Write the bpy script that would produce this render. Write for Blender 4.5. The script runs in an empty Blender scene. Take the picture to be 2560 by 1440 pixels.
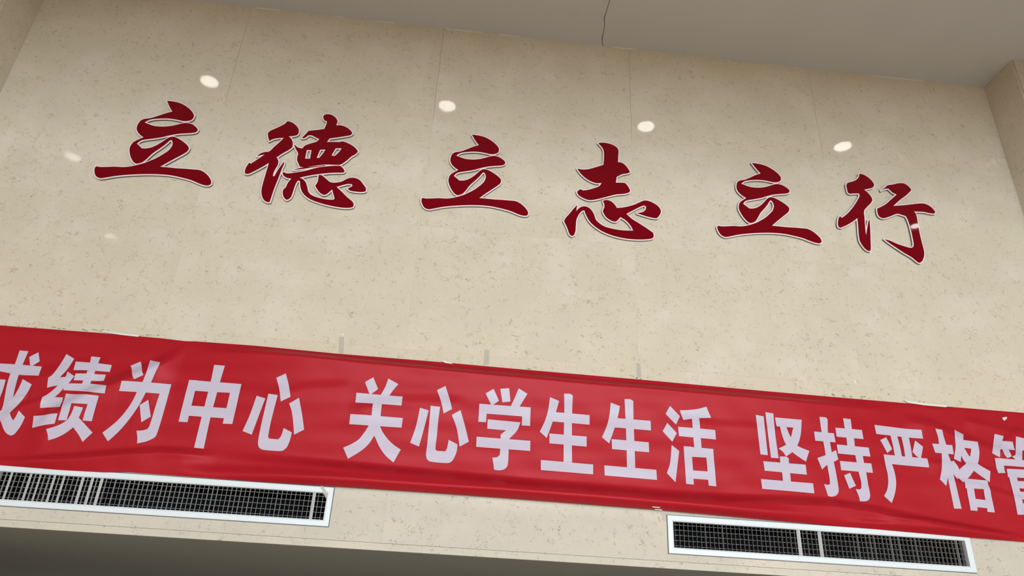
import bpy, bmesh, math, random
import numpy as np
from mathutils import Vector, Matrix
from mathutils.geometry import tessellate_polygon

C = bpy.context.scene.collection
scn = bpy.context.scene
random.seed(4)

# ------------------------------------------------------------------ camera
D = 4.6            # distance from the camera to the stone wall (m)
CZ = 1.7           # camera height
F = 1828.48        # focal length in pixels of the 2560 x 1440 frame
YAW, PITCH, ROLL = 0.0737130, 0.4600437, 0.0539962
cy, sy, cp, sp = math.cos(YAW), math.sin(YAW), math.cos(PITCH), math.sin(PITCH)
cr, sr = math.cos(ROLL), math.sin(ROLL)
FWD = Vector((sy*cp, cy*cp, sp))
r0 = Vector((cy, -sy, 0)); u0 = r0.cross(FWD)
RGT = r0*cr + u0*sr
UPV = -r0*sr + u0*cr
cam = bpy.data.cameras.new('camera'); camo = bpy.data.objects.new('camera', cam); C.objects.link(camo)
cam.sensor_width = 36; cam.lens = 36*F/2560; cam.clip_start = .05
M = Matrix((RGT, UPV, -FWD)).transposed().to_4x4(); M.translation = (0, 0, CZ)
camo.matrix_world = M
scn.camera = camo

# ------------------------------------------------------------------ world, lights, exposure
w = bpy.data.worlds.new('world'); scn.world = w; w.use_nodes = True
w.node_tree.nodes['Background'].inputs[0].default_value = (.75, .85, 1, 1)
w.node_tree.nodes['Background'].inputs[1].default_value = 1.0
BACK = -6.0        # wall with the entrance glazing behind the camera
def area(name, loc, rot, sx, sz, power, col):
    l = bpy.data.lights.new(name, 'AREA'); l.shape = 'RECTANGLE'; l.size = sx; l.size_y = sz
    l.energy = power; l.color = col
    o = bpy.data.objects.new(name, l); C.objects.link(o); o.location = loc; o.rotation_euler = rot
    return o
# daylight through the entrance glazing (the light stands just outside the opening, facing into the hall)
area('daylight', (1.6, BACK-.30, 1.95), (math.radians(90), 0, 0), 8.0, 2.45, 1060, (.80, .915, 1.0))
scn.view_settings.view_transform = 'Standard'; scn.view_settings.look = 'None'
scn.view_settings.gamma = 1; scn.view_settings.use_curve_mapping = False
scn.view_settings.exposure = 0.0

# ------------------------------------------------------------------ helpers
def on_wall(px, py, off=0.0):
    """photo pixel -> (x, z) on the vertical plane standing `off` metres in front of the stone wall"""
    d = RGT*(px-1280) - UPV*(py-720) + FWD*F
    t = (D-off)/d.y
    return (d.x*t, CZ + d.z*t)
def W(ux, uz):  # wall units -> metres
    return (ux*D, CZ + uz*D)

def link(name, me, mat=None, parent=None, smooth=False):
    o = bpy.data.objects.new(name, me); C.objects.link(o)
    if mat is not None and not me.materials: me.materials.append(mat)
    if parent: o.parent = parent
    if smooth:
        for p in me.polygons: p.use_smooth = True
    return o
def tag(o, label=None, cat=None, group=None, kind=None):
    if label: o['label'] = label
    if cat: o['category'] = cat
    if group: o['group'] = group
    if kind: o['kind'] = kind
    return o
def empty(name, loc):
    o = bpy.data.objects.new(name, None); C.objects.link(o); o.location = loc; o.empty_display_size = .1
    return o
def local(me, origin):
    me.transform(Matrix.Translation(-Vector(origin))); return me

def bm_mesh(bm, name):
    bmesh.ops.recalc_face_normals(bm, faces=bm.faces[:])
    me = bpy.data.meshes.new(name); bm.to_mesh(me); bm.free(); return me
def bm_box(bm, a, b):
    (x0, y0, z0), (x1, y1, z1) = a, b
    v = [bm.verts.new(p) for p in ((x0,y0,z0),(x1,y0,z0),(x1,y1,z0),(x0,y1,z0),(x0,y0,z1),(x1,y0,z1),(x1,y1,z1),(x0,y1,z1))]
    for f in ((0,3,2,1),(4,5,6,7),(0,1,5,4),(1,2,6,5),(2,3,7,6),(3,0,4,7)): bm.faces.new([v[i] for i in f])
def box_mesh(name, a, b, bevel=0):
    bm = bmesh.new(); bm_box(bm, a, b)
    if bevel: bmesh.ops.bevel(bm, geom=bm.edges[:], offset=bevel, segments=2, affect='EDGES', profile=.5)
    return bm_mesh(bm, name)

def bm_prism(bm, loops, y0, y1):
    """loops: outer + holes of (x, z); solid between depth y0 (front, small y) and y1"""
    flat = [p for l in loops for p in l]
    tris = tessellate_polygon([[Vector((x, z, 0)) for x, z in l] for l in loops])
    vf = [bm.verts.new((x, y0, z)) for x, z in flat]
    vb = [bm.verts.new((x, y1, z)) for x, z in flat]
    def face(vs):
        try: bm.faces.new(vs)
        except ValueError: pass
    for a, b, c in tris:
        if len({a, b, c}) < 3: continue
        face((vf[a], vf[b], vf[c])); face((vb[c], vb[b], vb[a]))
    k = 0
    for l in loops:
        n = len(l)
        for i in range(n):
            j = (i+1) % n
            face((vf[k+i], vf[k+j], vb[k+j], vb[k+i]))
        k += n

def smooth(pts, corner_deg=42, step=8.0):
    """closed outline of hand-placed points: corners stay sharp, the rest becomes a smooth curve"""
    n = len(pts); P = np.array(pts, float); out = []
    cor = []
    for i in range(n):
        a = P[i]-P[i-1]; b = P[(i+1) % n]-P[i]
        c = np.dot(a, b)/(np.linalg.norm(a)*np.linalg.norm(b)+1e-9)
        cor.append(math.degrees(math.acos(max(-1, min(1, c)))) > corner_deg)
    for i in range(n):
        j = (i+1) % n
        p0, p1 = P[i], P[j]; L = np.linalg.norm(p1-p0)
        if cor[i] and cor[j]:
            out.append(tuple(p0)); continue
        def tan(k, prev, nxt):
            d = P[nxt]-P[prev]; m = np.linalg.norm(d)+1e-9
            return d/m*L
        t0 = (p1-p0) if cor[i] else tan(i, i-1, j)
        t1 = (p1-p0) if cor[j] else tan(j, i, (j+1) % n)
        k = max(1, int(L/step))
        k = min(k, 8)
        for s in range(k):
            t = s/k
            h = (2*t**3-3*t*t+1)*p0 + (t**3-2*t*t+t)*t0 + (-2*t**3+3*t*t)*p1 + (t**3-t*t)*t1
            out.append(tuple(h))
    return out

def area2(l):
    return .5*sum(l[i][0]*l[(i+1) % len(l)][1]-l[(i+1) % len(l)][0]*l[i][1] for i in range(len(l)))

def grow(loops, d, cell):
    """outline grown outward by d: level set of the distance field, traced with marching squares"""
    segs = np.array([(l[i][0], l[i][1], l[(i+1) % len(l)][0], l[(i+1) % len(l)][1]) for l in loops for i in range(len(l))])
    x0, x1 = segs[:, 0].min()-3*d, segs[:, 0].max()+3*d; y0, y1 = segs[:, 1].min()-3*d, segs[:, 1].max()+3*d
    xs = np.arange(x0, x1, cell); ys = np.arange(y0, y1, cell)
    X, Y = np.meshgrid(xs, ys, indexing='ij')
    dist = np.full(X.shape, 1e9); ins = np.zeros(X.shape, bool)
    for ax, ay, bx, by in segs:
        ex, ey = bx-ax, by-ay; q = ex*ex+ey*ey+1e-12
        t = np.clip(((X-ax)*ex+(Y-ay)*ey)/q, 0, 1)
        dist = np.minimum(dist, np.hypot(X-ax-t*ex, Y-ay-t*ey))
        if ay != by:
            c = ((ay > Y) != (by > Y)) & (X < (bx-ax)*(Y-ay)/(by-ay)+ax)
            ins ^= c
    S = np.where(ins, -dist, dist)-d
    S[np.abs(S) < 1e-9] = 1e-9
    nx, ny = S.shape
    nxt = {}
    def cut(i, j, k, l):
        a, b = S[i, j], S[k, l]; t = a/(a-b)
        return (xs[i]+t*(xs[k]-xs[i]), ys[j]+t*(ys[l]-ys[j]))
    pos = {}
    neg = S < 0
    mix = neg[:-1, :-1].astype(int)+neg[1:, :-1]+neg[:-1, 1:]+neg[1:, 1:]
    for i, j in zip(*np.nonzero((mix > 0) & (mix < 4))):
        c = [(i, j), (i+1, j), (i+1, j+1), (i, j+1)]
        s = [neg[p] for p in c]
        cr_ = []
        for e in range(4):
            a, b = c[e], c[(e+1) % 4]
            if s[e] != s[(e+1) % 4]:
                key = (min(a, b), max(a, b)); pos[key] = cut(*a, *b)
                cr_.append((key, s[e]))      # True: leaving the inside
        outs = [k for k, f in cr_ if f]; inn = [k for k, f in cr_ if not f]
        if len(outs) == 1: nxt[outs[0]] = inn[0]
        else:
            ks = [k for k, f in cr_]; 
            for q in range(4):
                if cr_[q][1]: nxt[cr_[q][0]] = cr_[(q+1) % 4][0]
    loops_out = []; seen = set()
    for st in list(nxt):
        if st in seen: continue
        l = []; k = st
        while k not in seen and k in nxt:
            seen.add(k); l.append(pos[k]); k = nxt[k]
        if len(l) > 8: loops_out.append(l)
    res = []
    for l in loops_out:
        q = [l[0]]
        for i in range(1, len(l)-1):            # drop nearly collinear points
            a, b, c = q[-1], l[i], l[i+1]
            L = math.hypot(c[0]-a[0], c[1]-a[1])+1e-9
            dv = abs((c[0]-a[0])*(b[1]-a[1])-(c[1]-a[1])*(b[0]-a[0]))/L
            if dv > cell*.12 or math.hypot(b[0]-a[0], b[1]-a[1]) > cell*6: q.append(b)
        q.append(l[-1])
        if abs(area2(q)) > (2.2*cell)**2: res.append(q)
    return res

def inside(p, l):
    r = False
    for i in range(len(l)):
        (ax, ay), (bx, by) = l[i], l[i-1]
        if (ay > p[1]) != (by > p[1]) and p[0] < (bx-ax)*(p[1]-ay)/(by-ay)+ax: r = not r
    return r
def nest(loops):
    """group loops into [outer, hole, hole...]"""
    depth = [sum(inside(l[0], m) for m in loops if m is not l) for l in loops]
    groups = []
    for l, dp in zip(loops, depth):
        if dp % 2 == 0:
            hs = [m for m, dm in zip(loops, depth) if dm == dp+1 and inside(m[0], l)]
            groups.append([l]+hs)
    return groups

# ------------------------------------------------------------------ materials
def mat(name, col, rough=.5, spec=.5, metal=0, coat=0, emit=None, es=0):
    m = bpy.data.materials.new(name); m.use_nodes = True
    b = m.node_tree.nodes['Principled BSDF']
    b.inputs['Base Color'].default_value = (*col, 1); b.inputs['Roughness'].default_value = rough
    b.inputs['Specular IOR Level'].default_value = spec; b.inputs['Metallic'].default_value = metal
    b.inputs['Coat Weight'].default_value = coat
    if emit: b.inputs['Emission Color'].default_value = (*emit, 1); b.inputs['Emission Strength'].default_value = es
    return m
def nt(m): return m.node_tree.nodes, m.node_tree.links, m.node_tree.nodes['Principled BSDF']
def N(nodes, t, **k):
    n = nodes.new(t)
    for a, v in k.items():
        if a in n.inputs.keys() if hasattr(n.inputs, 'keys') else False: n.inputs[a].default_value = v
        else: setattr(n, a, v)
    return n
def ramp(nodes, stops):
    r = nodes.new('ShaderNodeValToRGB'); e = r.color_ramp.elements
    while len(e) < len(stops): e.new(.5)
    for i, (p, c) in enumerate(stops):
        e[i].position = p; e[i].color = (*c, 1) if len(c) == 3 else c
    return r

def marble(name, base, alt, vein, rough=.05):
    m = mat(name, base, rough, .5)
    n, l, b = nt(m)
    geo = n.new('ShaderNodeNewGeometry'); info = n.new('ShaderNodeObjectInfo')
    off = n.new('ShaderNodeVectorMath'); off.operation = 'SCALE'
    comb = n.new('ShaderNodeCombineXYZ')
    for i in range(3): l.new(info.outputs['Random'], comb.inputs[i])
    l.new(comb.outputs[0], off.inputs[0]); off.inputs['Scale'].default_value = 37
    add = n.new('ShaderNodeVectorMath'); l.new(geo.outputs['Position'], add.inputs[0]); l.new(off.outputs[0], add.inputs[1])
    # warp
    wn = N(n, 'ShaderNodeTexNoise'); wn.inputs['Scale'].default_value = 14; wn.inputs['Detail'].default_value = 3.5
    l.new(add.outputs[0], wn.inputs['Vector'])
    ws = n.new('ShaderNodeVectorMath'); ws.operation = 'SCALE'; ws.inputs['Scale'].default_value = .17
    l.new(wn.outputs['Color'], ws.inputs[0])
    wp = n.new('ShaderNodeVectorMath'); l.new(add.outputs[0], wp.inputs[0]); l.new(ws.outputs[0], wp.inputs[1])
    def veins(scale, width, msc, lo, hi):
        v = n.new('ShaderNodeTexVoronoi'); v.feature = 'DISTANCE_TO_EDGE'; v.inputs['Scale'].default_value = scale
        l.new(wp.outputs[0], v.inputs['Vector'])
        r = ramp(n, [(0, (1, 1, 1)), (width, (0, 0, 0))]); l.new(v.outputs['Distance'], r.inputs[0])
        k = n.new('ShaderNodeTexNoise'); k.inputs['Scale'].default_value = msc; k.inputs['Detail'].default_value = 4; k.inputs['Roughness'].default_value = .65
        l.new(add.outputs[0], k.inputs['Vector'])
        kr = ramp(n, [(lo, (0, 0, 0)), (hi, (1, 1, 1))]); l.new(k.outputs['Fac'], kr.inputs[0])
        mu = n.new('ShaderNodeMath'); mu.operation = 'MULTIPLY'; l.new(r.outputs[0], mu.inputs[0]); l.new(kr.outputs[0], mu.inputs[1])
        return mu
    va = veins(13, .030, 16, .535, .60)
    vb = veins(28, .050, 27, .56, .62)
    mx = n.new('ShaderNodeMath'); mx.operation = 'MAXIMUM'; l.new(va.outputs[0], mx.inputs[0]); l.new(vb.outputs[0], mx.inputs[1])
    # soft clouds of colour
    cn = n.new('ShaderNodeTexNoise'); cn.inputs['Scale'].default_value = 3.2; cn.inputs['Detail'].default_value = 5
    l.new(add.outputs[0], cn.inputs['Vector'])
    crp = ramp(n, [(.33, tuple(c*.97 for c in base)), (.5, base), (.66, alt)]); l.new(cn.outputs['Fac'], crp.inputs[0])
    # pale and dark specks
    sn = n.new('ShaderNodeTexNoise'); sn.inputs['Scale'].default_value = 42; sn.inputs['Detail'].default_value = 2
    l.new(add.outputs[0], sn.inputs['Vector'])
    srp = ramp(n, [(.20, (.80, .79, .77)), (.30, (1, 1, 1)), (.66, (1, 1, 1)), (.74, (1.06, 1.06, 1.06))]); l.new(sn.outputs['Fac'], srp.inputs[0])
    m1 = n.new('ShaderNodeMix'); m1.data_type = 'RGBA'; m1.blend_type = 'MULTIPLY'; m1.inputs[0].default_value = .8
    l.new(crp.outputs[0], m1.inputs[6]); l.new(srp.outputs[0], m1.inputs[7])
    m2 = n.new('ShaderNodeMix'); m2.data_type = 'RGBA'; m2.inputs[7].default_value = (*vein, 1)
    sc = n.new('ShaderNodeMath'); sc.operation = 'MULTIPLY'; sc.inputs[1].default_value = .75
    l.new(mx.outputs[0], sc.inputs[0]); l.new(sc.outputs[0], m2.inputs[0]); l.new(m1.outputs[2], m2.inputs[6])
    l.new(m2.outputs[2], b.inputs['Base Color'])
    bp = n.new('ShaderNodeBump'); bp.inputs['Strength'].default_value = .015; bp.inputs['Distance'].default_value = .01
    bn = n.new('ShaderNodeTexNoise'); bn.inputs['Scale'].default_value = 16; bn.inputs['Detail'].default_value = 1
    l.new(add.outputs[0], bn.inputs['Vector']); l.new(bn.outputs['Fac'], bp.inputs['Height']); l.new(bp.outputs[0], b.inputs['Normal'])
    return m

def plaster(name, col, var=.05, scale=1.6):
    m = mat(name, col, .85, .25); n, l, b = nt(m)
    geo = n.new('ShaderNodeNewGeometry'); t = n.new('ShaderNodeTexNoise'); t.inputs['Scale'].default_value = scale; t.inputs['Detail'].default_value = 4
    l.new(geo.outputs['Position'], t.inputs['Vector'])
    r = ramp(n, [(.35, tuple(c*(1-var) for c in col)), (.65, tuple(min(1, c*(1+var)) for c in col))]); l.new(t.outputs['Fac'], r.inputs[0])
    l.new(r.outputs[0], b.inputs['Base Color']); return m

MARBLE = marble('cream_marble', (.652, .576, .456), (.685, .608, .502), (.31, .23, .14))
MARBLE_B = marble('darkened_grey_marble', (.565, .520, .450), (.600, .545, .470), (.26, .20, .135))  # greyer bottom-row stone, its tone also lowered to offset strong floor bounce
MARBLE_T = marble('pale_marble', (.66, .60, .52), (.68, .62, .56), (.36, .29, .21), .2)
GAP = mat('joint_filler', (.52, .45, .35), .9)
CEIL = plaster('ceiling_paint', (.545, .56, .60), .015)
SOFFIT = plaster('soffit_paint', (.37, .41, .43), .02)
FLOOR = plaster('floor_stone', (.64, .51, .36), .05)
PLASTER = plaster('hall_plaster', (.68, .58, .45), .02)
RED = mat('dark_red_acrylic', (.175, .0004, .005), .03, .2)
RIM = mat('white_acrylic_edge', (.86, .72, .72), .35)
SIDE = mat('dark_grey_board', (.09, .075, .075), .5)
LED_DIM = mat('downlight_diffuser_dim', (.9, .9, .88), .5, .3, emit=(1, .96, .86), es=5)
LED_B = mat('downlight_diffuser_bright', (.9, .9, .88), .5, .3, emit=(1, .97, .9), es=30)
FRAME = mat('white_aluminium', (.70, .755, .80), .35, .5)
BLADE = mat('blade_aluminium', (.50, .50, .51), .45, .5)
BLADE_D = mat('dull_shaded_blade', (.32, .32, .31), .5)  # dirt plus shade in the colour, for blades not turned to the light
BARM = mat('rear_bar_metal', (.30, .30, .30), .5)
GAP_SHADE = mat('gap_shade_grey', (.10, .10, .11), .7)
DUCT = mat('duct_black', (.006, .006, .007), .9, .1)
TAPE = mat('clear_tape', (.66, .62, .53), .3, .5)
TAPE.node_tree.nodes['Principled BSDF'].inputs['Alpha'].default_value = .45
RING = mat('downlight_ring', (.80, .79, .77), .4)
LED = mat('downlight_diffuser', (.9, .9, .88), .5, .3, emit=(1, .96, .86), es=11)
RESIDUE = mat('glue_residue', (.27, .22, .15), .7)
FLAKE = mat('white_flake', (.72, .69, .64), .6)
GLASS_F = mat('dark_aluminium', (.12, .12, .13), .4)

def banner_mat(name, col, rough, bump, metal):
    m = mat(name, col, rough, .16, metal); n, l, b = nt(m)
    g = n.new('ShaderNodeNewGeometry'); mp = n.new('ShaderNodeMapping'); mp.inputs['Scale'].default_value = (1, 1, 3.2)
    mp.inputs['Rotation'].default_value = (0, .12, 0)
    l.new(g.outputs['Position'], mp.inputs['Vector'])
    t = n.new('ShaderNodeTexNoise'); t.inputs['Scale'].default_value = 4.0; t.inputs['Detail'].default_value = 3; t.inputs['Roughness'].default_value = .45
    l.new(mp.outputs[0], t.inputs['Vector'])
    bp = n.new('ShaderNodeBump'); bp.inputs['Strength'].default_value = bump; bp.inputs['Distance'].default_value = .02
    l.new(t.outputs['Fac'], bp.inputs['Height']); l.new(bp.outputs[0], b.inputs['Normal'])
    return m
CLOTH = banner_mat('red_satin', (.40, .009, .018), .44, .07, .05)
FILM = banner_mat('white_film', (.535, .475, .585), .30, .07, .0)

# ------------------------------------------------------------------ setting
XL, XR = -.772*D, .9625*D              # corners of the recessed stone wall
ZC = CZ + 1.0135*D                     # ceiling
ZB = CZ + .1068*D                      # bottom edge of the wall
ZS = CZ + .1160*D                      # joint above the thin bottom strip
def project(p):
    q = Vector(p)-Vector((0, 0, CZ)); d = q.dot(FWD)
    return 1280+F*q.dot(RGT)/d, 720-F*q.dot(UPV)/d
YP = D                                 # front of the side piers
while project((XR, YP, ZC))[0] < 2529: YP -= .002
V1 = (-.577*D, on_wall(836, 1219)[0], on_wall(822, 1317)[1], on_wall(836, 1219)[1])      # x0, x1, z0, z1 outer
V2 = (on_wall(1669, 1331)[0], on_wall(2432, 1390)[0], on_wall(2057, 1408)[1], on_wall(2045, 1313)[1])
FW = .036                              # frame bar width
HOLES = [(v[0]+.012, v[1]-.012, v[2]+.012, v[3]-.012) for v in (V1, V2)]

# stone wall: backing with slabs as parts
rows = [1.0135, .803, .592, .3835, .192, .1160]
cols = [XL, -.422*D, -.0765*D, .2675*D, .6115*D, XR]
def rect(x0, x1, z0, z1): return [(x0, z0), (x1, z0), (x1, z1), (x0, z1)]
bm = bmesh.new()
bm_prism(bm, [rect(XL-.3, XR+.3, ZB+.016, ZC+.05)]+[rect(h[0]-.01, h[1]+.01, h[2]-.01, h[3]+.01) for h in HOLES], D+.024, D+.07)
wall = link('wall_back', bm_mesh(bm, 'wall_back'), GAP); tag(wall, kind='structure')
for r in range(5):
    z1, z0 = CZ+rows[r]*D, CZ+rows[r+1]*D
    for c in range(5):
        x0, x1 = cols[c], cols[c+1]; g = .0007 if r == 0 else .00013
        x0 += g; x1 -= g; za = z0+.00013; zb = z1-.00013
        loop = rect(x0, x1, za, zb)
        if r == 4:                       # slabs notched around the grilles
            poly = [(x0, za)]
            for h in HOLES:
                a, b = max(h[0], x0), min(h[1], x1)
                if a < b: poly = None
            if poly is None:
                bm = bmesh.new()
                segs = []; xs = [x0]
                h = [h for h in HOLES if max(h[0], x0) < min(h[1], x1)][0]
                a, b = max(h[0], x0), min(h[1], x1)
                top = min(zb, h[3])
                bm_box(bm, (x0, D, za), (x1, D+.024, h[2]))
                if h[3] < zb: bm_box(bm, (x0, D, h[3]), (x1, D+.024, zb))
                if a > x0: bm_box(bm, (x0, D, h[2]), (a, D+.024, top))
                if b < x1: bm_box(bm, (b, D, h[2]), (x1, D+.024, top))
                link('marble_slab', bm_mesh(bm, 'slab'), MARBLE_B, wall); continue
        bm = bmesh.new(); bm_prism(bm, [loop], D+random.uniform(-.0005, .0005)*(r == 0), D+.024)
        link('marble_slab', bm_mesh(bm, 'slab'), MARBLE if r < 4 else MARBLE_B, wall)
# thin strip closing the lower edge
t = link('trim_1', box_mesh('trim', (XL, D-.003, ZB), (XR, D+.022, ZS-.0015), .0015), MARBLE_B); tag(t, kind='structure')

# side piers
def pier(name, x0, x1, edge_x, out):
    bm = bmesh.new(); bm_box(bm, (x0+.03, YP+.03, 0), (x1-.03, D+.3, ZC+.02))
    p = link(name, bm_mesh(bm, name), GAP); tag(p, kind='structure')
    zz = [0, .9, 1.8, 2.7, 3.6, 4.45, CZ+.803*D, ZC]
    for a, b in zip(zz[:-1], zz[1:]):
        s = 1 if out > 0 else -1
        # slab on the reveal (facing the recess)
        if out > 0: link('marble_slab', box_mesh('s', (edge_x, YP+.012, a+.001), (edge_x+.03, D+.002, b-.001), .0015), MARBLE, p)
        else: link('marble_slab', box_mesh('s', (edge_x-.03, YP+.012, a+.001), (edge_x, D+.002, b-.001), .0015), MARBLE, p)
        # slab on the front of the pier
        f0, f1 = (edge_x+.018, x1) if out > 0 else (x0, edge_x-.018)
        link('marble_slab', box_mesh('s', (f0, YP, a+.001), (f1, YP+.03, b-.001), .0015), MARBLE_T, p)
    return p
pier('wall_right', XR, XR+1.6, XR, 1)
pier('wall_left', XL-1.6, XL, XL, -1)

# hall shell
HX0, HX1 = XL-1.6, XR+1.6
o = link('ceiling', box_mesh('ceiling', (HX0, BACK, ZC), (HX1, D+.3, ZC+.25)), CEIL); tag(o, kind='structure'); ceiling = o
o = link('floor', box_mesh('floor', (HX0, BACK-.1, -.2), (HX1, D+6.2, 0)), FLOOR); tag(o, kind='structure')
o = link('wall_side_left', box_mesh('wsl', (HX0-.2, BACK, 0), (HX0, D+6, ZC+.2)), PLASTER); o.name = 'wall_west'; tag(o, kind='structure')
o = link('wall_east', box_mesh('wsr', (HX1, BACK, 0), (HX1+.2, D+6, ZC+.2)), PLASTER); tag(o, kind='structure')
# entrance wall behind the camera, with the opening the daylight comes through
OX0, OX1, OZ1 = -2.6, 5.8, 3.22
bm = bmesh.new()
bm_prism(bm, [rect(HX0, OX0, 0, ZC)], BACK-.2, BACK); bm_prism(bm, [rect(OX1, HX1, 0, ZC)], BACK-.2, BACK)
bm_prism(bm, [rect(OX0, OX1, OZ1, ZC)], BACK-.2, BACK); bm_prism(bm, [rect(OX0, OX1, 0, .70)], BACK-.2, BACK)
o = link('wall_front', bm_mesh(bm, 'wf'), PLASTER); tag(o, kind='structure')
wn = link('window_1', box_mesh('wframe', (OX0, BACK-.12, .70), (OX1, BACK-.06, .76)), GLASS_F); tag(wn, kind='structure')
for k in range(6):
    x = OX0+.03+k*(OX1-OX0-.06)/5
    link('mullion', box_mesh('mul', (x-.03, BACK-.12, .76), (x+.03, BACK-.06, OZ1)), GLASS_F, wn)
# unseen slab added behind and above the camera to shade the upper wall
o = link('ceiling_shade_slab', box_mesh('shade_slab', (HX0, BACK, 4.2), (HX1, .3, 4.5)), PLASTER); tag(o, kind='structure')
# low passage under the wall: its ceiling is the dark band at the foot of the picture
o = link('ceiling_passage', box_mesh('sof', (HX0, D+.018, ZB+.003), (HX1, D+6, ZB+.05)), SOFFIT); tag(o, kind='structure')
o = link('wall_passage', box_mesh('wp', (HX0, D+6, 0), (HX1, D+6.2, ZC)), PLASTER); tag(o, kind='structure')

# hairline crack across the ceiling paint
def on_ceiling(px, py):
    d = RGT*(px-1280) - UPV*(py-720) + FWD*F; tt = (ZC-CZ)/d.z
    return Vector((d.x*tt, d.y*tt, ZC))
ck = [(1526, -14), (1523, 5), (1516, 28), (1510, 46), (1512, 60), (1509, 80), (1505, 95), (1506, 106), (1508, 115)]
bm = bmesh.new(); prev = None
for i, (a, b) in enumerate(ck):
    q = on_ceiling(a, b); wd = .0022 if i % 3 else .0034
    cur = [bm.verts.new((q.x-wd, q.y, q.z-.0005)), bm.verts.new((q.x+wd, q.y, q.z-.0005)), bm.verts.new((q.x, q.y, q.z-.004))]
    if prev:
        for k in range(3): bm.faces.new((prev[k], prev[(k+1) % 3], cur[(k+1) % 3], cur[k]))
    prev = cur
link('crack', bm_mesh(bm, 'crack'), mat('crack_shadow', (.13, .12, .11), .9), ceiling)
# chipped filler where the slabs meet the ceiling
for a, b in ((940, 989), (1115, 1206), (1245, 1300), (1530, 1590), (2180, 2310), (640, 700), (830, 860)):
    ya = np.interp(a, [540, 1111, 1570, 2018, 2440], [4, 70, 122, 171, 212]); yb = np.interp(b, [540, 1111, 1570, 2018, 2440], [4, 70, 122, 171, 212])
    xa, xb = on_wall(a, ya)[0], on_wall(b, yb)[0]
    bm = bmesh.new(); bm_prism(bm, [[(xa, ZC-.006), ((xa+xb)/2, ZC-.011), (xb, ZC-.005), (xb, ZC), (xa, ZC)]], D-.004, D+.002)
    link('filler', bm_mesh(bm, 'filler'), FLAKE, ceiling)

# ------------------------------------------------------------------ recessed downlights
def lathe(profile, seg, name):
    bm = bmesh.new(); rings = []
    for r, z in profile:
        rings.append([bm.verts.new((r*math.cos(2*math.pi*k/seg), r*math.sin(2*math.pi*k/seg), z)) for k in range(seg)])
    for a, b in zip(rings[:-1], rings[1:]):
        for k in range(seg): bm.faces.new((a[k], a[(k+1) % seg], b[(k+1) % seg], b[k]))
    return bm, rings
bm, rg = lathe([(.082, 0), (.096, -.002), (.100, -.006), (.096, -.010), (.084, -.011), (.078, -.004), (.082, 0)], 40, 'ring'); ringm = bm_mesh(bm, 'ring')
bm, rg = lathe([(.079, -.006), (.079, -.003)], 40, 'dif'); bm.faces.new(rg[0]); bm.faces.new(rg[1]); difm = bm_mesh(bm, 'diffuser'); difd = difm.copy(); difb = difm.copy(); difb.transform(Matrix.Diagonal((.62, .62, 1, 1)))
spots = [(.790, .2125, 'round white ceiling downlight nearest the right pier, at the top edge of the picture'),
         (.356, .2125, 'round white ceiling downlight third from the left in the row along the wall'),
         (-.067, .2125, 'round white ceiling downlight second from the left in the row along the wall'),
         (-.553, .2125, 'round white ceiling downlight leftmost in the row along the wall'),
         (1.125, .4975, 'round white ceiling downlight of the second row in front of the right pier'),
         (-.961, .536, 'round white ceiling downlight of the second row in front of the left pier'),
         (-1.02, .93, 'round white ceiling downlight of the third row far left')]
for x, y, lab in spots:
    e = empty('ceiling_downlight', (x*D, D-y*D, ZC)); tag(e, lab, 'light', 'recessed ceiling downlights')
    link('trim_ring', ringm, RING, e, True); link('diffuser', (difb if x > 1 else difm) if y < .5 else difd, (LED_B if x > 1 else LED) if y < .5 else LED_DIM, e)

# ------------------------------------------------------------------ wall characters
def px_loops(x0, y0, s, loops, off, cd=42):
    return [[on_wall(x0+a/s, y0+b/s, off) for a, b in smooth(l, cd)] for l in loops]
STAND = [(1138,125),(1250,140),(1350,170),(1440,225),(1500,285),(1527,340),(1500,390),(1440,413),(1370,415),(1310,402),(1250,390),(1150,378),(1050,378),(930,388),(860,408),(812,436),(870,460),(950,487),(1070,497),(1180,490),(1280,470),(1380,447),(1440,447),(1510,470),(1565,515),(1581,540),(1560,570),(1510,585),(1400,592),(1280,602),(1170,622),(1050,650),(900,672),(800,685),(745,705),(702,742),(740,775),(775,810),(830,812),(900,800),(980,768),(1060,722),(1130,675),(1185,648),(1240,645),(1310,675),(1390,730),(1440,780),(1452,810),(1430,850),(1380,885),(1250,955),(1130,1020),(1035,1075),(1150,1085),(1280,1098),(1400,1105),(1520,1115),(1610,1125),(1680,1160),(1740,1220),(1772,1280),(1770,1320),(1735,1342),(1670,1338),(1600,1315),(1480,1265),(1350,1230),(1200,1198),(1050,1183),(850,1178),(600,1187),(400,1205),(260,1228),(180,1238),(135,1225),(105,1195),(92,1130),(100,1085),(125,1070),(170,1078),(260,1078),(380,1074),(500,1080),(600,1072),(690,1054),(790,1028),(880,995),(980,952),(1080,895),(1160,840),(1210,775),(1218,730),(1205,690),(1185,690),(1120,745),(1040,805),(930,880),(860,945),(790,1002),(740,1022),(690,1030),(650,1000),(610,920),(597,830),(610,780),(650,725),(720,685),(800,652),(740,605),(705,550),(702,510),(720,460),(760,410),(810,388),(900,375),(1000,345),(1120,305),(1215,282),(1175,215)]
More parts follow.
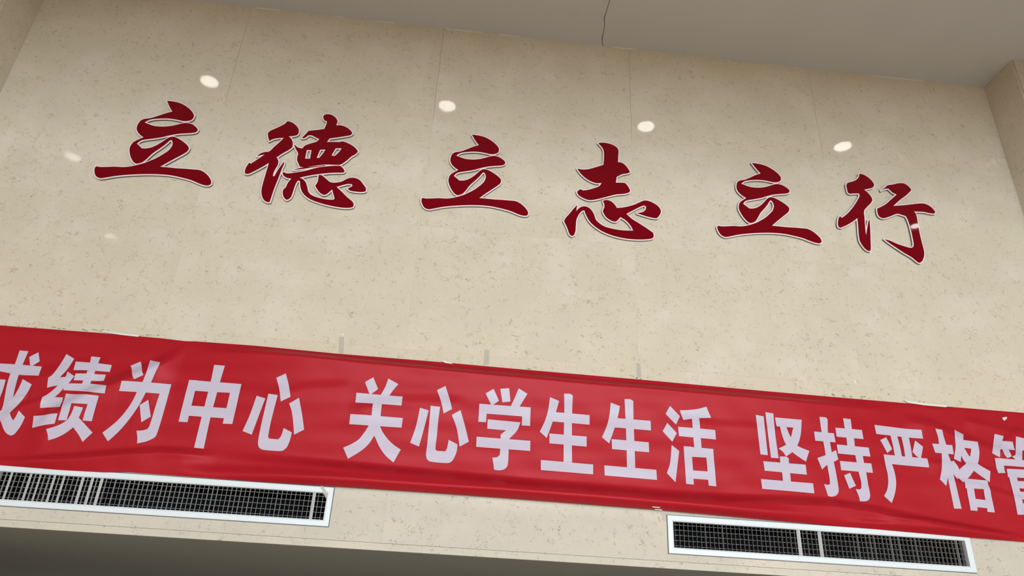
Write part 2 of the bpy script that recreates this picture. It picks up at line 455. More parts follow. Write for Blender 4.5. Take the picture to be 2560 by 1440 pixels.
VIRTUE = [
 [(660,180),(720,200),(775,240),(810,290),(812,340),(790,370),(730,385),(670,390),(705,420),(730,480),(725,540),(680,575),(600,620),(505,680),(530,730),(520,790),(490,840),(462,900),(455,945),(475,945),(530,850),(610,740),(612,760),(575,850),(545,930),(510,1020),(470,1120),(440,1210),(410,1300),(375,1300),(330,1270),(300,1200),(298,1130),(315,1050),(350,930),(380,830),(400,755),(330,800),(200,870),(110,910),(70,905),(68,870),(90,810),(130,755),(150,770),(250,705),(345,640),(290,650),(235,668),(280,630),(340,610),(405,600),(470,540),(560,460),(610,410),(520,415),(450,430),(405,455),(390,400),(385,345),(420,315),(520,270),(610,225),(640,200)],
 [(1205,85),(1270,95),(1330,140),(1352,185),(1330,240),(1400,240),(1480,270),(1540,320),(1555,350),(1530,372),(1440,390),(1240,420),(1200,470),(1300,468),(1380,470),(1420,462),(1490,485),(1570,530),(1620,580),(1630,605),(1600,635),(1540,670),(1470,730),(1390,780),(1300,783),(1200,780),(1100,788),(980,805),(900,818),(830,812),(810,770),(790,720),(795,670),(805,630),(780,580),(755,520),(757,505),(800,545),(860,560),(900,520),(980,490),(1060,465),(1100,430),(1050,405),(985,375),(940,380),(900,410),(855,415),(900,370),(950,315),(1050,305),(1165,290),(1190,240),(1205,185),(1165,165),(1150,125),(1165,95)],
 [(925,580),(990,580),(970,700),(900,700)], [(1110,575),(1185,572),(1140,640),(1095,690),(1060,690)], [(1325,555),(1410,555),(1370,610),(1310,665),(1265,655)],
 [(742,856),(850,826),(1000,810),(1180,791),(1180,797),(1000,820),(860,842)],
 [(600,885),(650,905),(750,895),(900,870),(1100,820),(1300,800),(1390,800),(1430,840),(1448,875),(1430,890),(1300,893),(1150,905),(1000,925),(900,945),(820,962),(870,985),(910,1030),(930,1090),(950,1165),(1000,1210),(1100,1245),(1200,1265),(1295,1270),(1310,1250),(1295,1200),(1275,1125),(1230,1165),(1190,1195),(1150,1200),(1100,1165),(1060,1110),(1042,1075),(1075,1020),(1085,970),(1088,928),(1130,930),(1180,970),(1265,1030),(1400,1020),(1480,980),(1540,965),(1600,970),(1660,1000),(1710,1060),(1745,1110),(1740,1150),(1700,1160),(1600,1155),(1520,1140),(1490,1115),(1540,1090),(1560,1070),(1540,1050),(1480,1050),(1335,1090),(1400,1150),(1480,1230),(1560,1300),(1575,1340),(1560,1370),(1500,1380),(1400,1375),(1250,1350),(1100,1310),(980,1265),(900,1210),(855,1150),(835,1080),(830,1010),(805,1000),(780,1030),(755,1090),(735,1150),(710,1220),(680,1255),(645,1270),(610,1240),(592,1180),(600,1130),(635,1095),(655,1050),(690,1000),(715,975),(650,965),(600,930),(590,900)]]
WILL = [
 [(545,92),(580,85),(650,90),(720,110),(780,145),(803,185),(800,260),(797,335),(850,345),(900,385),(940,440),(950,465),(920,478),(850,490),(780,525),(770,600),(850,600),(890,607),(925,645),(955,700),(940,722),(880,740),(770,750),(650,780),(520,812),(440,822),(390,812),(330,785),(285,750),(272,715),(300,690),(325,685),(345,700),(420,690),(520,660),(560,640),(590,602),(520,603),(440,575),(370,530),(310,470),(275,420),(340,430),(420,425),(520,398),(610,370),(618,280),(615,190),(590,140)],
 [(275,885),(265,930),(262,965),(300,925),(345,905),(400,910),(450,945),(490,1010),(510,1070),(550,1115),(620,1160),(700,1185),(800,1205),(900,1215),(995,1215),(960,1150),(900,1085),(830,1040),(800,1075),(770,1100),(720,1090),(650,1045),(610,985),(605,960),(625,900),(605,830),(650,822),(700,835),(750,875),(785,925),(880,915),(1000,885),(1080,850),(1130,830),(1180,832),(1250,860),(1310,900),(1345,950),(1345,990),(1310,1045),(1285,1055),(1200,1040),(1100,1010),(1045,990),(1120,975),(1155,940),(1160,905),(1130,890),(1080,910),(1000,950),(905,1000),(970,1060),(1080,1130),(1180,1195),(1250,1245),(1258,1290),(1235,1315),(1120,1328),(980,1325),(850,1308),(720,1275),(600,1225),(500,1160),(430,1090),(385,1010),(365,955),(340,960),(300,1000),(265,1070),(255,1150),(250,1220),(235,1270),(205,1285),(175,1260),(145,1180),(105,1095),(120,1060),(180,990),(230,930)]]
CONDUCT = [
 [(445,78),(500,95),(570,140),(625,200),(640,240),(620,268),(560,285),(500,298),(560,350),(605,410),(615,450),(590,490),(540,540),(500,595),(505,680),(512,780),(520,880),(530,935),(540,870),(555,780),(565,725),(578,730),(585,850),(590,1000),(592,1130),(580,1150),(540,1135),(490,1085),(445,1010),(430,930),(420,800),(410,690),(360,730),(270,785),(180,825),(150,815),(140,780),(145,710),(165,665),(190,690),(230,665),(300,600),(370,510),(430,410),(440,375),(430,350),(360,350),(300,352),(275,335),(265,290),(255,235),(275,205),(330,190),(390,165),(430,120),(435,90)],
 [(735,310),(790,270),(825,240),(900,228),(970,212),(1045,212),(1100,240),(1150,290),(1150,315),(1080,380),(1000,440),(905,525),(1050,515),(1180,500),(1300,490),(1370,505),(1440,550),(1485,605),(1475,630),(1420,625),(1320,605),(1190,600),(1220,640),(1240,740),(1265,880),(1300,1030),(1330,1150),(1332,1210),(1310,1280),(1280,1310),(1250,1305),(1170,1240),(1060,1175),(930,1090),(830,1020),(785,985),(870,1010),(960,1050),(1080,1090),(1150,1105),(1185,1090),(1190,1050),(1170,940),(1145,830),(1110,720),(1080,665),(1020,645),(960,632),(870,665),(790,690),(750,690),(705,660),(685,600),(685,560),(720,545),(800,500),(870,440),(955,365),(900,340),(840,285),(800,285)]]
TH, FACE, RW = .018, .003, .0090       # board thickness, face thickness, width of the pale edge
def character(loops, label, grp):
    xs = [p[0] for l in loops for p in l]; zs = [p[1] for l in loops for p in l]
    org = ((min(xs)+max(xs))/2, D, min(zs))
    e = empty('wall_character', org); tag(e, label, 'character', grp)
    bm = bmesh.new()
    gl = nest(grow(loops, RW, .0028))
    for g in gl: bm_prism(bm, g, D-TH, D-TH+.004)
    link('white_edge', local(bm_mesh(bm, 'edge'), org), RIM, e)
    bm = bmesh.new()
    for g in gl: bm_prism(bm, g, D-TH+.004, D-.002)
    link('backing_board', local(bm_mesh(bm, 'board'), org), SIDE, e)
    bm = bmesh.new()
    for g in nest(loops): bm_prism(bm, g, D-TH-FACE, D-TH+.001)
    link('red_face', local(bm_mesh(bm, 'face'), org), RED, e)
    return e
OFF = TH+FACE
G = 'dark red characters on the stone wall'
s1 = px_loops(220, 230, 5.759, [STAND], OFF)
def bbox(l): return (min(p[0] for p in l), max(p[0] for p in l), min(p[1] for p in l), max(p[1] for p in l))
b1 = bbox(s1[0])
def fit(left, right, tip, low):
    """the same character again, fitted to the place where the wall shows it"""
    x0 = on_wall(*left, OFF)[0]; x1 = on_wall(*right, OFF)[0]; z1 = on_wall(*tip, OFF)[1]; z0 = on_wall(*low, OFF)[1]
    return [[(x0+(x-b1[0])/(b1[1]-b1[0])*(x1-x0), z0+(z-b1[2])/(b1[3]-b1[2])*(z1-z0)) for x, z in s1[0]]]
character(s1, 'dark red brush character 立 at the far left of the wall', G)
character(px_loops(600, 270, 5.538, VIRTUE, OFF), 'dense dark red brush character 德 with many strokes, second from the left', G)
character(fit((1040+77/6, 320+1110/6), (1040+1682/6, 320+1320/6), (1040+850/6, 320+100/6), (1040+1640/6, 320+1352/6)), 'dark red brush character 立 in the middle, between 德 and 志', G)
character(px_loops(1390, 340, 5.143, WILL, OFF), 'dark red brush character 志 with a sweeping hooked stroke below', G)
character(fit((1780+83/6, 390+1110/6), (1780+1649/6, 390+1300/6), (1780+588/6, 390+103/6), (1780+1610/6, 390+1343/6)), 'dark red brush character 立 on the right, between 志 and 行', G)
character(px_loops(2070, 420, 5.54, CONDUCT, OFF), 'dark red brush character 行 in two halves at the far right', G)

# ------------------------------------------------------------------ air grilles
def grille(v, label, turned, base_turn, dull):
    x0, x1, z0, z1 = v; org = ((x0+x1)/2, D, z0)
    e = empty('air_vent', org); tag(e, label, 'vent', 'air grilles under the red banner')
    xa, xb, za, zb = x0+FW, x1-FW, z0+FW, z1-FW
    # frame: four mitred bars, bevelled
    bm = bmesh.new()
    def ring(i, y): 
        return [bm.verts.new(p) for p in ((x0+i, y, z0+i), (x1-i, y, z0+i), (x1-i, y, z1-i), (x0+i, y, z1-i))]
    R = [ring(0, D), ring(0, D-.008), ring(.003, D-.011), ring(FW-.008, D-.011), ring(FW, D-.006), ring(FW, D+.03)]
    for a, b in zip(R[:-1], R[1:]):
        for k in range(4): bm.faces.new((a[k], a[(k+1) % 4], b[(k+1) % 4], b[k]))
    link('frame', local(bm_mesh(bm, 'frame'), org), FRAME, e)
    ga = .0035  # dark ring standing in for the shadow line around the frame
    bm = bmesh.new(); bm_prism(bm, [rect(x0-ga, x1+ga, z0-ga, z1+ga), rect(x0+.004, x1-.004, z0+.004, z1-.004)], D-.0025, D-.0008)
    link('shadow_line', local(bm_mesh(bm, 'shadow_line'), org), GAP_SHADE, e)
    # duct behind
    bm = bmesh.new()
    f = [bm.verts.new(p) for p in ((xa-.01, D+.0255, za-.01), (xb+.01, D+.0255, za-.01), (xb+.01, D+.0255, zb+.01), (xa-.01, D+.0255, zb+.01))]
    g = [bm.verts.new((q.co.x, D+.33, q.co.z)) for q in f]
    for k in range(4): bm.faces.new((f[k], f[(k+1) % 4], g[(k+1) % 4], g[k]))
    bm.faces.new(g)
    link('duct', local(bm_mesh(bm, 'duct'), org), DUCT, e)
    # blades
    h = zb-za; ch = .0115; th = .0011
    bm = bmesh.new()
    prof = [(0, -ch), (th, -ch*.8), (th, ch*.8), (0, ch), (-th, ch*.8), (-th, -ch*.8)]
    lo = [bm.verts.new((px, py, 0)) for px, py in prof]; hi = [bm.verts.new((px, py, h)) for px, py in prof]
    for k in range(6): bm.faces.new((lo[k], lo[(k+1) % 6], hi[(k+1) % 6], hi[k]))
    bm.faces.new(lo[::-1]); bm.faces.new(hi)
    bmesh.ops.recalc_face_normals(bm, faces=bm.faces[:])
    me = bpy.data.meshes.new('blade'); bm.to_mesh(me); bm.free(); me2 = me.copy()
    sp_ = .0272; n = int((xb-xa)/sp_); sp_ = (xb-xa)/(n+.5)
    tx = [(on_wall(px, py)[0], a) for px, py, a in turned]
    for k in range(n):
        x = xa+(k+.6)*sp_; a = base_turn+random.uniform(-5, 5)
        for t_, ang in tx:
            if abs(t_-x) <= sp_*.5: a = ang
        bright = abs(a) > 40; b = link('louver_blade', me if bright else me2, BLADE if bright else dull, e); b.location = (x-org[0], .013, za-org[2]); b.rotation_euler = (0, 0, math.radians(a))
    # rear horizontal bars
    nb = 5
    for k in range(nb):
        z = za+(k+.5)*h/nb
        bm = bmesh.new(); bm_box(bm, (xa, D+.028, z-.0011), (xb, D+.034, z+.0011))
        link('cross_bar', local(bm_mesh(bm, 'bar'), org), BARM, e)
    return e
t1 = [(15, 1210, 62), (46, 1212, 17), (64, 1214, 62), (95, 1216, 55), (120, 1218, 62), (145, 1220, 60), (163, 1221, 12), (196, 1223, 68), (220, 1225, 68), (243, 1227, 70), (265, 1229, 20), (290, 1231, 22), (555, 1250, 17), (785, 1267, 66)]
grille(V1, 'long white framed air grille left of centre, its blades partly turned and bright', t1, 7, BLADE)
t2 = [(1770, 1340, 17), (1812, 1343, 19), (2006, 1357, 56), (2025, 1359, 15), (2050, 1361, 48), (2062, 1362, 16), (2150, 1368, 21), (2178, 1370, 18), (2190, 1371, 19), (2232, 1375, 23), (2254, 1377, 21), (2297, 1380, 17), (2398, 1388, 25)]
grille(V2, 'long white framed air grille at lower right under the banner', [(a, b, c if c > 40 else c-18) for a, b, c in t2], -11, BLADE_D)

# ------------------------------------------------------------------ red banner
TOP = [(-60, 808), (0, 812), (250, 831), (400, 844), (462, 851.5), (490, 852), (640, 863), (840, 882.5), (1115, 905), (1280, 920), (1605, 948), (1920, 977), (2245, 1005), (2560, 1031), (2700, 1042)]
BOT = [(-60, 1159), (0, 1163), (150, 1175), (260, 1181), (320, 1180), (400, 1186), (640, 1204), (845, 1218), (1070, 1233), (1280, 1248), (1500, 1265), (1640, 1276), (1920, 1301), (2175, 1322), (2420, 1344), (2560, 1355), (2700, 1366)]
H0 = .016
tw = np.array([on_wall(a, b, H0) for a, b in TOP]); bw = np.array([on_wall(a, b, H0) for a, b in BOT])
FOLDS = [  # polyline (photo pixels), half width, height (m), decay length; the cloth steps outward below each line
 ([(455, 866), (640, 875), (880, 899), (1100, 921), (1280, 937), (1500, 957), (1700, 974), (1920, 993), (2100, 1008), (2260, 1020)], 13, .030, 70),
 ([(472, 862), (430, 888), (370, 918), (310, 940), (230, 975), (140, 1022), (70, 1062)], 17, .020, 70),
 ([(-70, 1150), (60, 1150), (180, 1141), (300, 1131), (400, 1124), (500, 1130), (560, 1136)], 11, .016, 34),
 ([(300, 1178), (450, 1170), (640, 1184), (860, 1199), (1080, 1213), (1280, 1223), (1500, 1243), (1700, 1259), (1920, 1282), (2060, 1294)], 19, .018, 20),
 ([(520, 1158), (700, 1172), (1000, 1198), (1400, 1227), (1700, 1250), (2000, 1274), (2200, 1296)], 28, .022, 10),
 ([(480, 1128), (640, 1143), (860, 1164), (1100, 1187), (1300, 1206), (1500, 1224), (1700, 1241), (1800, 1246), (1920, 1248), (2080, 1256), (2200, 1276), (2350, 1307), (2560, 1345), (2700, 1370)], 13, .020, 45),
 ([(2080, 1300), (2200, 1306), (2330, 1318), (2560, 1342)], 7, .008, 18),
 ([(2180, 1290), (2300, 1296), (2420, 1316), (2560, 1338)], 7, .007, 18),
 ([(2250, 1040), (2330, 1056), (2400, 1088), (2480, 1118), (2600, 1150)], 14, .011, 60),
 ([(2400, 1042), (2480, 1062), (2600, 1090)], 10, .006, 40),
 ([(2560, 1060), (2520, 1085), (2480, 1120)], 10, .007, 40),
 ([(2330, 1190), (2420, 1205), (2500, 1228), (2640, 1270)], 9, .006, 40),
 ([(2300, 1150), (2420, 1160), (2560, 1195)], 9, .004, 40),
 ([(1660, 1040), (1800, 1058), (2000, 1075)], 12, .003, 40),
 ([(640, 990), (760, 965), (900, 955)], 14, .003, 40),
 ([(860, 1020), (1000, 995), (1180, 1000)], 14, .004, 50),
 ([(20, 960), (150, 915), (300, 890)], 16, .005, 50),
 ([(0, 1040), (60, 1010), (130, 985)], 9, .006, 26),
 ([(20, 1000), (70, 985)], 6, .004, 16),
 ([(140, 950), (200, 930), (250, 925)], 8, .005, 22),
]
PF = []
for pl, hw, am, dec in FOLDS:
    q = np.array([on_wall(a, b, H0) for a, b in pl])
    if q[-1, 0] < q[0, 0]: q = q[::-1]
    PF.append((q, hw*.0026, am*2.0, dec*.0026))
def relief(x, z):
    """distance of the cloth from the stone at wall position (arrays)"""
    x = np.asarray(x, float); z = np.asarray(z, float)
    zt = np.interp(x, tw[:, 0], tw[:, 1]); zb = np.interp(x, bw[:, 0], bw[:, 1])
    v = np.clip((zt-z)/(zt-zb), 0, 1)
    h = .010+.006*np.sin(v*math.pi)
    for q, hw, am, dec in PF:
        zl = np.interp(x, q[:, 0], q[:, 1])
        i = np.clip(np.searchsorted(q[:, 0], x), 1, len(q)-1)
        sl = (q[i, 1]-q[i-1, 1])/(q[i, 0]-q[i-1, 0]+1e-9)
        s = (zl-z)/np.sqrt(1+sl*sl)                 # > 0 below the line
        t = np.clip((s/hw+1)/2, 0, 1); st = t*t*(3-2*t)
        L = q[-1, 0]-q[0, 0]; ends = np.clip((x-q[0, 0])/(.18*L), 0, 1)*np.clip((q[-1, 0]-x)/(.18*L), 0, 1)
        ends = ends*ends*(3-2*ends)
        h = h+am*st*np.exp(-np.maximum(0, s-hw)/dec)*ends
    h = h+.0010*np.sin(x*9+z*31)+.0008*np.sin(x*4.1-z*47+1)+.0006*np.sin(x*23+z*17)
    e = np.clip(v/.05, 0, 1); e2 = np.clip((1-v)/.07, 0, 1)
    h = .006+(h-.006)*(e*(2-e))
    h = .014+(h-.014)*(.25+.75*e2*(2-e2))
    return h
BX0, BX1 = XL+.03, XR-.03
NX, NZ = 720, 120
xs = np.linspace(BX0, BX1, NX)
zt = np.interp(xs, tw[:, 0], tw[:, 1]); zb = np.interp(xs, bw[:, 0], bw[:, 1])
for arr, src in ((zt, tw), (zb, bw)):
    pass
X = np.repeat(xs[:, None], NZ, 1); vv = np.linspace(0, 1, NZ)[None, :]
Z = zt[:, None]+(zb-zt)[:, None]*vv
Hh = relief(X, Z)
verts = np.stack([X, D-Hh, Z], -1).reshape(-1, 3)
borg = (0, D, float(Z.min())); verts = verts-np.array(borg)
idx = np.arange(NX*NZ).reshape(NX, NZ)
fc = np.stack([idx[:-1, :-1], idx[:-1, 1:], idx[1:, 1:], idx[1:, :-1]], -1).reshape(-1, 4)
me = bpy.data.meshes.new('cloth'); me.from_pydata(verts.tolist(), [], fc.tolist()); me.update()
ban = empty('banner', borg); tag(ban, 'long red satin banner with white slogan characters taped across the wall', 'banner')
cl = link('cloth', me, CLOTH, ban, True)

T = {}
T['成'] = (0, 860, 5.539, [
 [(-330,255),(0,270),(200,280),(350,292),(577,312),(535,438),(250,425),(0,380),(-350,350)],
 [(272,88),(393,100),(310,295),(255,440),(205,620),(178,745),(150,850),(135,940),(150,1000),(180,1058),(215,1010),(260,922),(345,1012),(300,1110),(240,1200),(195,1250),(150,1268),(105,1250),(60,1200),(20,1100),(0,1030),(20,920),(45,840),(65,730),(95,570),(140,420),(205,280)],
 [(315,485),(440,560),(370,690),(270,820),(150,940),(80,1010),(-30,1075),(-90,1110),(-120,1000),(0,930),(80,850),(180,740),(260,610)],
 [(405,180),(533,115),(550,240),(445,305),(415,290)],
 [(-120,480),(80,495),(45,620),(0,745),(-60,730),(-60,600),(-130,590)],
 [(-330,255),(-220,260),(-260,600),(-330,900),(-430,1150),(-520,1060),(-430,800),(-370,500)]])
T['绩'] = (0, 860, 5.539, [
 [(920,138),(1028,205),(940,340),(830,460),(905,455),(935,380),(1028,445),(960,530),(880,610),(820,680),(755,735),(872,740),(830,873),(700,878),(555,885),(560,820),(585,735),(650,700),(730,640),(800,575),(730,585),(650,605),(660,520),(670,465),(720,430),(800,330),(860,240)],
 [(465,995),(797,962),(755,1103),(443,1162)],
 [(1050,242),(1548,292),(1520,387),(1020,360)], [(1050,408),(1465,425),(1435,512),(1020,500)],
 [(905,545),(1150,548),(1250,550),(1478,575),(1450,685),(1100,652),(875,640)],
 [(1265,172),(1392,185),(1360,270),(1310,400),(1245,560),(1130,558),(1200,400),(1245,262)],
 [(915,687),(1370,718),(1320,890),(1272,1070),(1145,1060),(1175,950),(1215,832),(990,820),(960,930),(920,1058),(805,1055),(850,900)],
 [(1030,858),(1152,880),(1120,960),(1092,1020),(1180,1115),(1283,1228),(1145,1357),(1090,1260),(1015,1155),(900,1240),(780,1300),(668,1335),(660,1250),(638,1178),(740,1150),(850,1105),(930,1050),(990,960)]])
T['为'] = (240, 880, 6, [
 [(520,205),(668,143),(710,345),(568,408)],
 [(812,122),(965,157),(890,310),(825,458),(745,610),(650,790),(520,980),(390,1140),(270,1260),(178,1340),(95,1210),(200,1130),(330,1020),(450,880),(550,730),(610,605),(695,450),(765,280)],
 [(385,430),(695,450),(825,458),(1130,485),(1060,740),(980,1020),(920,1210),(890,1270),(830,1310),(740,1345),(615,1370),(620,1280),(607,1180),(700,1175),(770,1155),(800,1110),(840,990),(900,790),(955,625),(740,608),(345,585)],
 [(655,795),(783,718),(822,968),(680,1055)]])
T['中'] = (430, 900, 6, [
 [(632,72),(793,85),(720,330),(580,850),(475,1330),(330,1315),(445,850),(580,325)],
 [(257,298),(385,305),(232,932),(98,925)], [(257,298),(1042,360),(1010,500),(225,455)], [(905,350),(1042,360),(905,960),(760,955)], [(270,683),(860,725),(830,878),(225,835)]])
T['心'] = (590, 910, 6, [
 [(310,475),(440,515),(340,780),(235,1060),(97,1005),(200,780)],
 [(485,445),(625,465),(570,680),(520,880),(480,1090),(500,1120),(635,1130),(675,1080),(715,960),(838,1025),(810,1140),(770,1235),(725,1285),(680,1305),(400,1285),(345,1255),(330,1200),(340,1100),(380,900),(440,640)],
 [(605,205),(747,142),(790,310),(818,492),(670,562),(650,380)], [(797,592),(945,505),(990,750),(1022,985),(872,1060),(850,800),(830,690)]])
T['关'] = (840, 930, 6, [
 [(435,150),(560,78),(632,255),(530,330),(500,325)], [(785,97),(937,182),(860,270),(800,355),(670,345),(740,220)],
 [(308,310),(1000,368),(983,503),(290,457)], [(215,630),(1003,690),(983,835),(198,782)], [(555,465),(690,475),(665,680),(530,680)],
 [(500,785),(655,800),(700,900),(780,1010),(870,1095),(972,1165),(862,1357),(740,1250),(650,1120),(575,955),(490,1080),(380,1180),(180,1302),(108,1135),(230,1080),(340,1010),(430,900)]])
T['心 '] = (1010, 950, 6, [
 [(240,415),(370,455),(310,690),(225,998),(92,942),(180,690)],
 [(400,385),(542,402),(515,600),(495,820),(472,1030),(490,1062),(620,1070),(645,1020),(670,897),(803,965),(790,1070),(755,1160),(715,1220),(660,1245),(390,1222),(345,1190),(330,1130),(350,950),(375,680)],
 [(495,150),(622,90),(680,270),(722,435),(595,502),(555,320)], [(717,525),(847,450),(915,690),(972,925),(835,1000),(800,770),(770,660)]])
T['学'] = (1170, 960, 6, [
 [(265,140),(385,72),(465,250),(380,310),(345,305)], [(485,72),(617,62),(637,262),(517,275)], [(760,65),(892,147),(825,255),(770,345),(640,335),(700,210)],
 [(170,295),(940,350),(932,628),(807,622),(812,485),(280,445),(270,572),(155,567)],
 [(295,530),(787,575),(735,700),(620,820),(610,990),(600,1180),(585,1240),(540,1280),(470,1295),(390,1285),(380,1200),(365,1105),(440,1095),(475,1065),(485,960),(490,760),(570,695),(288,670)],
 [(130,790),(935,853),(932,1005),(122,942)]])
T['生'] = (1330, 980, 6.6667, [
 [(300,85),(452,148),(400,330),(340,510),(245,765),(130,660),(220,470),(270,290)], [(290,328),(960,385),(960,545),(290,485)], [(292,690),(912,742),(910,910),(290,855)], [(147,1132),(1020,1208),(1018,1372),(147,1300)],
 [(535,27),(640,33),(680,60),(668,360),(665,880),(668,1190),(525,1180),(530,700),(538,330)]])
T['生 '] = (1490, 995, 6.6667, [
 [(245,75),(400,135),(360,330),(310,500),(220,757),(100,655),(185,450),(225,280)], [(240,325),(910,380),(917,540),(250,485)], [(262,685),(878,738),(885,905),(268,850)], [(137,1122),(1005,1197),(1017,1365),(145,1290)],
 [(475,18),(570,22),(622,50),(625,350),(645,870),(655,1190),(517,1180),(505,700),(490,330)]])
T['活'] = (1640, 1005, 6, [
 [(210,57),(360,212),(300,338),(145,178)], [(168,312),(312,465),(245,597),(100,437)], [(235,643),(348,735),(320,970),(293,1205),(163,1065),(210,920)],
 [(357,125),(480,120),(620,105),(755,70),(827,237),(645,243),(530,252),(410,270)], [(535,238),(645,236),(685,700),(575,700)], [(330,372),(887,420),(900,563),(345,512)],
 [(412,663),(530,670),(568,1240),(452,1228)], [(412,663),(857,705),(868,842),(430,815)], [(745,700),(857,705),(905,1265),(790,1255)], [(440,1020),(885,1050),(890,1175),(460,1145)]])
T['坚'] = (1870, 1015, 6, [
 [(117,132),(235,155),(265,440),(298,738),(187,725),(150,410)], [(260,92),(380,112),(410,430),(460,785),(345,775),(300,420)],
 [(405,170),(805,207),(795,333),(430,305)],
 [(475,300),(575,315),(640,465),(735,590),(920,675),(870,835),(770,770),(665,690),(560,560),(510,430)],
 [(685,320),(805,207),(790,430),(745,580),(665,690),(570,757),(525,690),(460,637),(580,570),(645,460)],
 [(228,828),(863,880),(882,1030),(250,970)], [(193,1095),(975,1160),(995,1310),(212,1242)], [(475,757),(575,762),(610,785),(615,860),(630,1000),(645,1150),(525,1150),(510,1000),(485,860)]])
T['持'] = (2020, 1030, 6, [
 [(172,72),(270,80),(295,110),(300,310),(330,450),(360,620),(390,760),(430,960),(460,1150),(455,1210),(420,1255),(360,1270),(300,1258),(270,1160),(240,1080),(300,1095),(330,1080),(325,1000),(290,800),(265,640),(230,440),(205,300),(185,170)],
 [(92,292),(390,320),(415,455),(110,430)], [(140,690),(270,645),(360,602),(420,570),(455,710),(385,750),(285,795),(212,862)],
 [(525,92),(640,108),(660,265),(690,400),(705,540),(590,520),(575,380),(550,240)], [(410,235),(808,270),(833,407),(430,370)], [(430,485),(910,535),(937,670),(450,622)], [(475,735),(948,772),(972,913),(497,872)],
 [(705,635),(820,645),(840,770),(870,900),(900,1080),(932,1250),(920,1305),(880,1335),(780,1340),(755,1250),(715,1155),(775,1165),(800,1140),(795,1050),(755,890),(730,760)],
 [(540,950),(630,912),(718,1108),(618,1152)]])
T['严'] = (2170, 1040, 6, [
 [(97,132),(803,208),(828,340),(125,268)], [(335,280),(435,285),(512,615),(405,605)], [(497,295),(610,305),(668,630),(560,620)],
 [(182,360),(272,318),(362,497),(288,555)], [(705,368),(825,460),(795,640),(740,612),(667,540)],
 [(232,575),(887,637),(917,772),(360,722),(395,830),(420,970),(415,1100),(390,1210),(355,1305),(240,1200),(285,1110),(302,1000),(295,880),(265,750)]])
T['格'] = (2320, 1060, 6, [
 [(110,68),(215,88),(235,180),(280,330),(310,470),(345,560),(380,740),(430,950),(505,1272),(392,1268),(350,1060),(300,820),(240,540),(170,310),(150,190)],
 [(62,292),(365,318),(388,455),(110,430)], [(205,430),(300,450),(330,560),(310,700),(297,800),(275,930),(178,830),(205,680),(208,540)], [(335,565),(385,550),(475,690),(440,825),(375,730)],
 [(395,88),(530,155),(530,240),(550,355),(500,480),(492,572),(388,520),(412,350),(405,220)], [(520,240),(745,268),(735,385),(545,355)],
 [(655,270),(745,268),(770,430),(745,600),(680,710),(590,825),(525,875),(465,815),(440,825),(470,690),(565,595),(630,480)],
 [(540,355),(625,490),(750,600),(935,710),(925,875),(820,800),(685,700),(570,590),(505,490),(510,400)],
 [(540,820),(650,830),(745,1305),(637,1295)], [(525,815),(885,848),(910,982),(560,962)], [(790,840),(888,850),(1000,1328),(890,1318)], [(610,1110),(930,1150),(960,1270),(640,1240)]])
T['管'] = (2440, 1060, 5.542, [
 [(258,135),(383,165),(355,280),(335,380),(328,460),(225,405),(240,280)], [(345,235),(510,247),(542,362),(330,350)], [(360,345),(450,355),(492,450),(435,472),(400,430)],
 [(552,172),(670,200),(650,330),(640,420),(640,510),(560,505),(500,450),(545,430),(550,330)], [(650,250),(800,260),(820,380),(645,365)],
 [(258,470),(520,490),(1000,530),(990,640),(660,597),(300,570)], [(258,470),(385,560),(408,680),(305,680)],
 [(425,620),(540,625),(580,800),(640,1060),(690,1257),(575,1257),(520,980)], [(425,620),(900,650),(910,760),(440,735)], [(560,790),(900,800),(905,910),(580,890)], [(590,935),(900,960),(910,1060),(620,1045)], [(640,1100),(920,1120),(930,1260),(660,1257)],
 [(850,650),(930,655),(960,1000),(980,1260),(900,1260)]])
def lettering(x0, y0, s, strokes):
    bm = bmesh.new()
    for k, st in enumerate(strokes):
        pts = []
        for a, b in smooth(st, 38, 12):
            h = H0
            for _ in range(3):
                x, z = on_wall(x0+a/s, y0+b/s, h); h = float(relief(x, z))+.0028
            pts.append((x, z))
        tris = tessellate_polygon([[Vector((x, z, 0)) for x, z in pts]])
        vs = [bm.verts.new((x, -.0002*k, z)) for x, z in pts]
        for a, b, c in tris:
            try:
                f = bm.faces.new((vs[a], vs[b], vs[c]))
            except ValueError: pass
    bmesh.ops.recalc_face_normals(bm, faces=bm.faces[:])
    zs = [v.co.z for v in bm.verts]; xv = [v.co.x for v in bm.verts]
    for axis, lo, hi, stp in ((0, min(xv), max(xv), .026), (2, min(zs), max(zs), .011)):
        q = lo+stp
        while q < hi:
            co = [0, 0, 0]; co[axis] = q; no = [0, 0, 0]; no[axis] = 1
            bmesh.ops.bisect_plane(bm, geom=bm.verts[:]+bm.edges[:]+bm.faces[:], plane_co=co, plane_no=no)
            q += stp
    vl = bm.verts[:]
    hh = relief([v.co.x for v in vl], [v.co.z for v in vl])
    for v, h in zip(vl, hh): v.co.y = v.co.y+D-float(h)-.0022
    bm.normal_update()
    for f in bm.faces:
        if f.normal.y > 0: f.normal_flip()
    me = bpy.data.meshes.new('lettering'); bm.to_mesh(me); bm.free()
    return local(me, borg)
for ch, a in T.items():
    o = link('white_character', lettering(*a), FILM, ban, True)
    o['label'] = 'glossy white slogan character '+ch.strip()

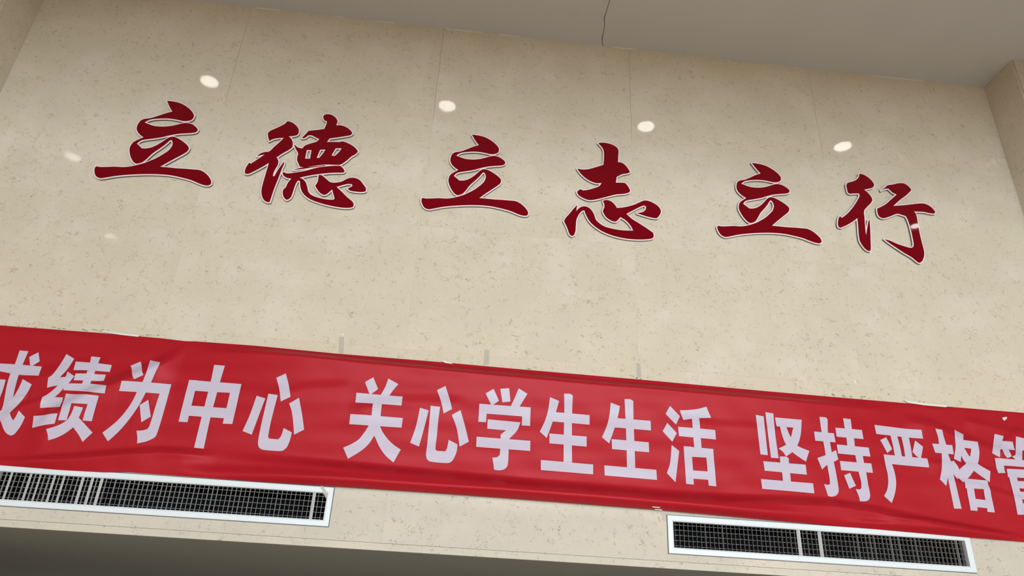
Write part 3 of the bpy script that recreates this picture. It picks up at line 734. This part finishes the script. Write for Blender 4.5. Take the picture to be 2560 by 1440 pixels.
# ------------------------------------------------------------------ tape and residue along the banner
def strip(name, corners, y, mt, label, cat, group=None, thick=.0012):
    pts = [on_wall(a, b, y) for a, b in corners]
    org = (sum(p[0] for p in pts)/len(pts), D-y, min(p[1] for p in pts))
    if area2(pts) < 0: pts = pts[::-1]
    bm = bmesh.new(); bm_prism(bm, [pts], D-y, D-y+thick)
    o = link(name, local(bm_mesh(bm, name), org), mt); o.location = org
    tag(o, label, cat, group); return o
def cloth_off(px, py):
    h = H0
    for _ in range(8):
        x, z = on_wall(px, py, h); h = float(relief(x, z))+.005
    return h
TG = 'tape strips along the banner'
strip('tape_strip', [(848, 842), (860, 843), (859, 884), (846, 883)], .0014, TAPE, 'short clear tape strip above the banner, over the gap between 心 and 关', 'tape', TG)
strip('tape_strip', [(1211, 874), (1223, 875), (1222, 913), (1209, 912)], .0014, TAPE, 'short clear tape strip above the banner, above the character 学', 'tape', TG)
strip('tape_strip', [(1591, 908), (1601, 909), (1604, 944), (1592, 943)], .0014, TAPE, 'short clear tape strip above the banner, above the second 生', 'tape', TG)
strip('tape_strip', [(1104, 902), (1112, 902), (1130, 908), (1131, 910), (1112, 907)], .022, FLAKE, 'tiny white tape sliver on the top edge of the banner', 'tape', TG)
strip('tape_strip', [(800, 1209), (806, 1208), (808, 1216), (821, 1235), (815, 1246), (808, 1232), (803, 1222)], .016, TAPE, 'crumpled clear tape end at the right corner of the left grille', 'tape', TG)
strip('tape_strip', [(1650, 1281), (1666, 1283), (1667, 1306), (1657, 1296)], .0014, TAPE, 'clear tape scrap beside the left end of the right grille', 'tape', TG)
strip('tape_strip', [(2505, 1044), (2518, 1042), (2516, 1048), (2510, 1052)], cloth_off(2512, 1047), FLAKE, 'small white tape tag near the right end of the banner', 'tape', TG)
strip('tape_strip', [(1631, 1266), (1650, 1268), (1650, 1270), (1631, 1268)], cloth_off(1640, 1268), FLAKE, 'thin white tape dash on the banner hem above the right grille', 'tape', TG)
strip('tape_strip', [(1637, 1272), (1655, 1274), (1655, 1276), (1637, 1274)], cloth_off(1646, 1274), FLAKE, 'thin white tape dash just under another on the banner hem', 'tape', TG)
strip('flake_glint', [(250, 829), (258, 827), (300, 832), (350, 838), (345, 842), (300, 837)], .014, FLAKE, 'white flaking patch on the banner top edge between the two leftmost characters', 'flake')
strip('flake_glint', [(2260, 1001), (2285, 1004), (2330, 1010), (2368, 1013), (2366, 1018), (2310, 1013), (2270, 1007)], .014, FLAKE, 'white flaking patch on the banner top edge above 格', 'flake')
strip('flake_glint', [(853, 835), (860, 834), (861, 838), (855, 839)], .002, FLAKE, 'tiny painted white glint above the tape near the character 关', 'flake')  # glint of light drawn in as a white chip
strip('flake_glint', [(2134, 957), (2138, 949), (2141, 951), (2137, 960)], .002, FLAKE, 'tiny white flake on the stone above the character 持', 'flake')
# dark glue crumbs along the joint the banner hangs from: too many and too small to count
bm = bmesh.new()
rg_ = random.Random(7)
for a, b, n in ((40, 90, 7), (125, 175, 6), (205, 285, 12), (350, 400, 8), (1315, 1335, 4), (1575, 1625, 6), (2062, 2085, 4), (2105, 2130, 4), (2150, 2180, 5), (2290, 2310, 4)):
    for k in range(n):
        px = rg_.uniform(a, b); py = np.interp(px, [p[0] for p in TOP], [p[1] for p in TOP])-rg_.uniform(0, 7)
        L = rg_.uniform(1, 4.5); hh = rg_.uniform(.5, 1.2)
        pts = [on_wall(px-L, py), on_wall(px, py-hh), on_wall(px+L, py+.5), on_wall(px, py+hh)]
        if area2(pts) < 0: pts = pts[::-1]
        bm_prism(bm, [pts], D-.003, D-.0005)
o = link('glue_residue', bm_mesh(bm, 'residue'), RESIDUE); tag(o, 'dark brown crumbs of old glue along the top edge of the banner', 'residue', kind='stuff')
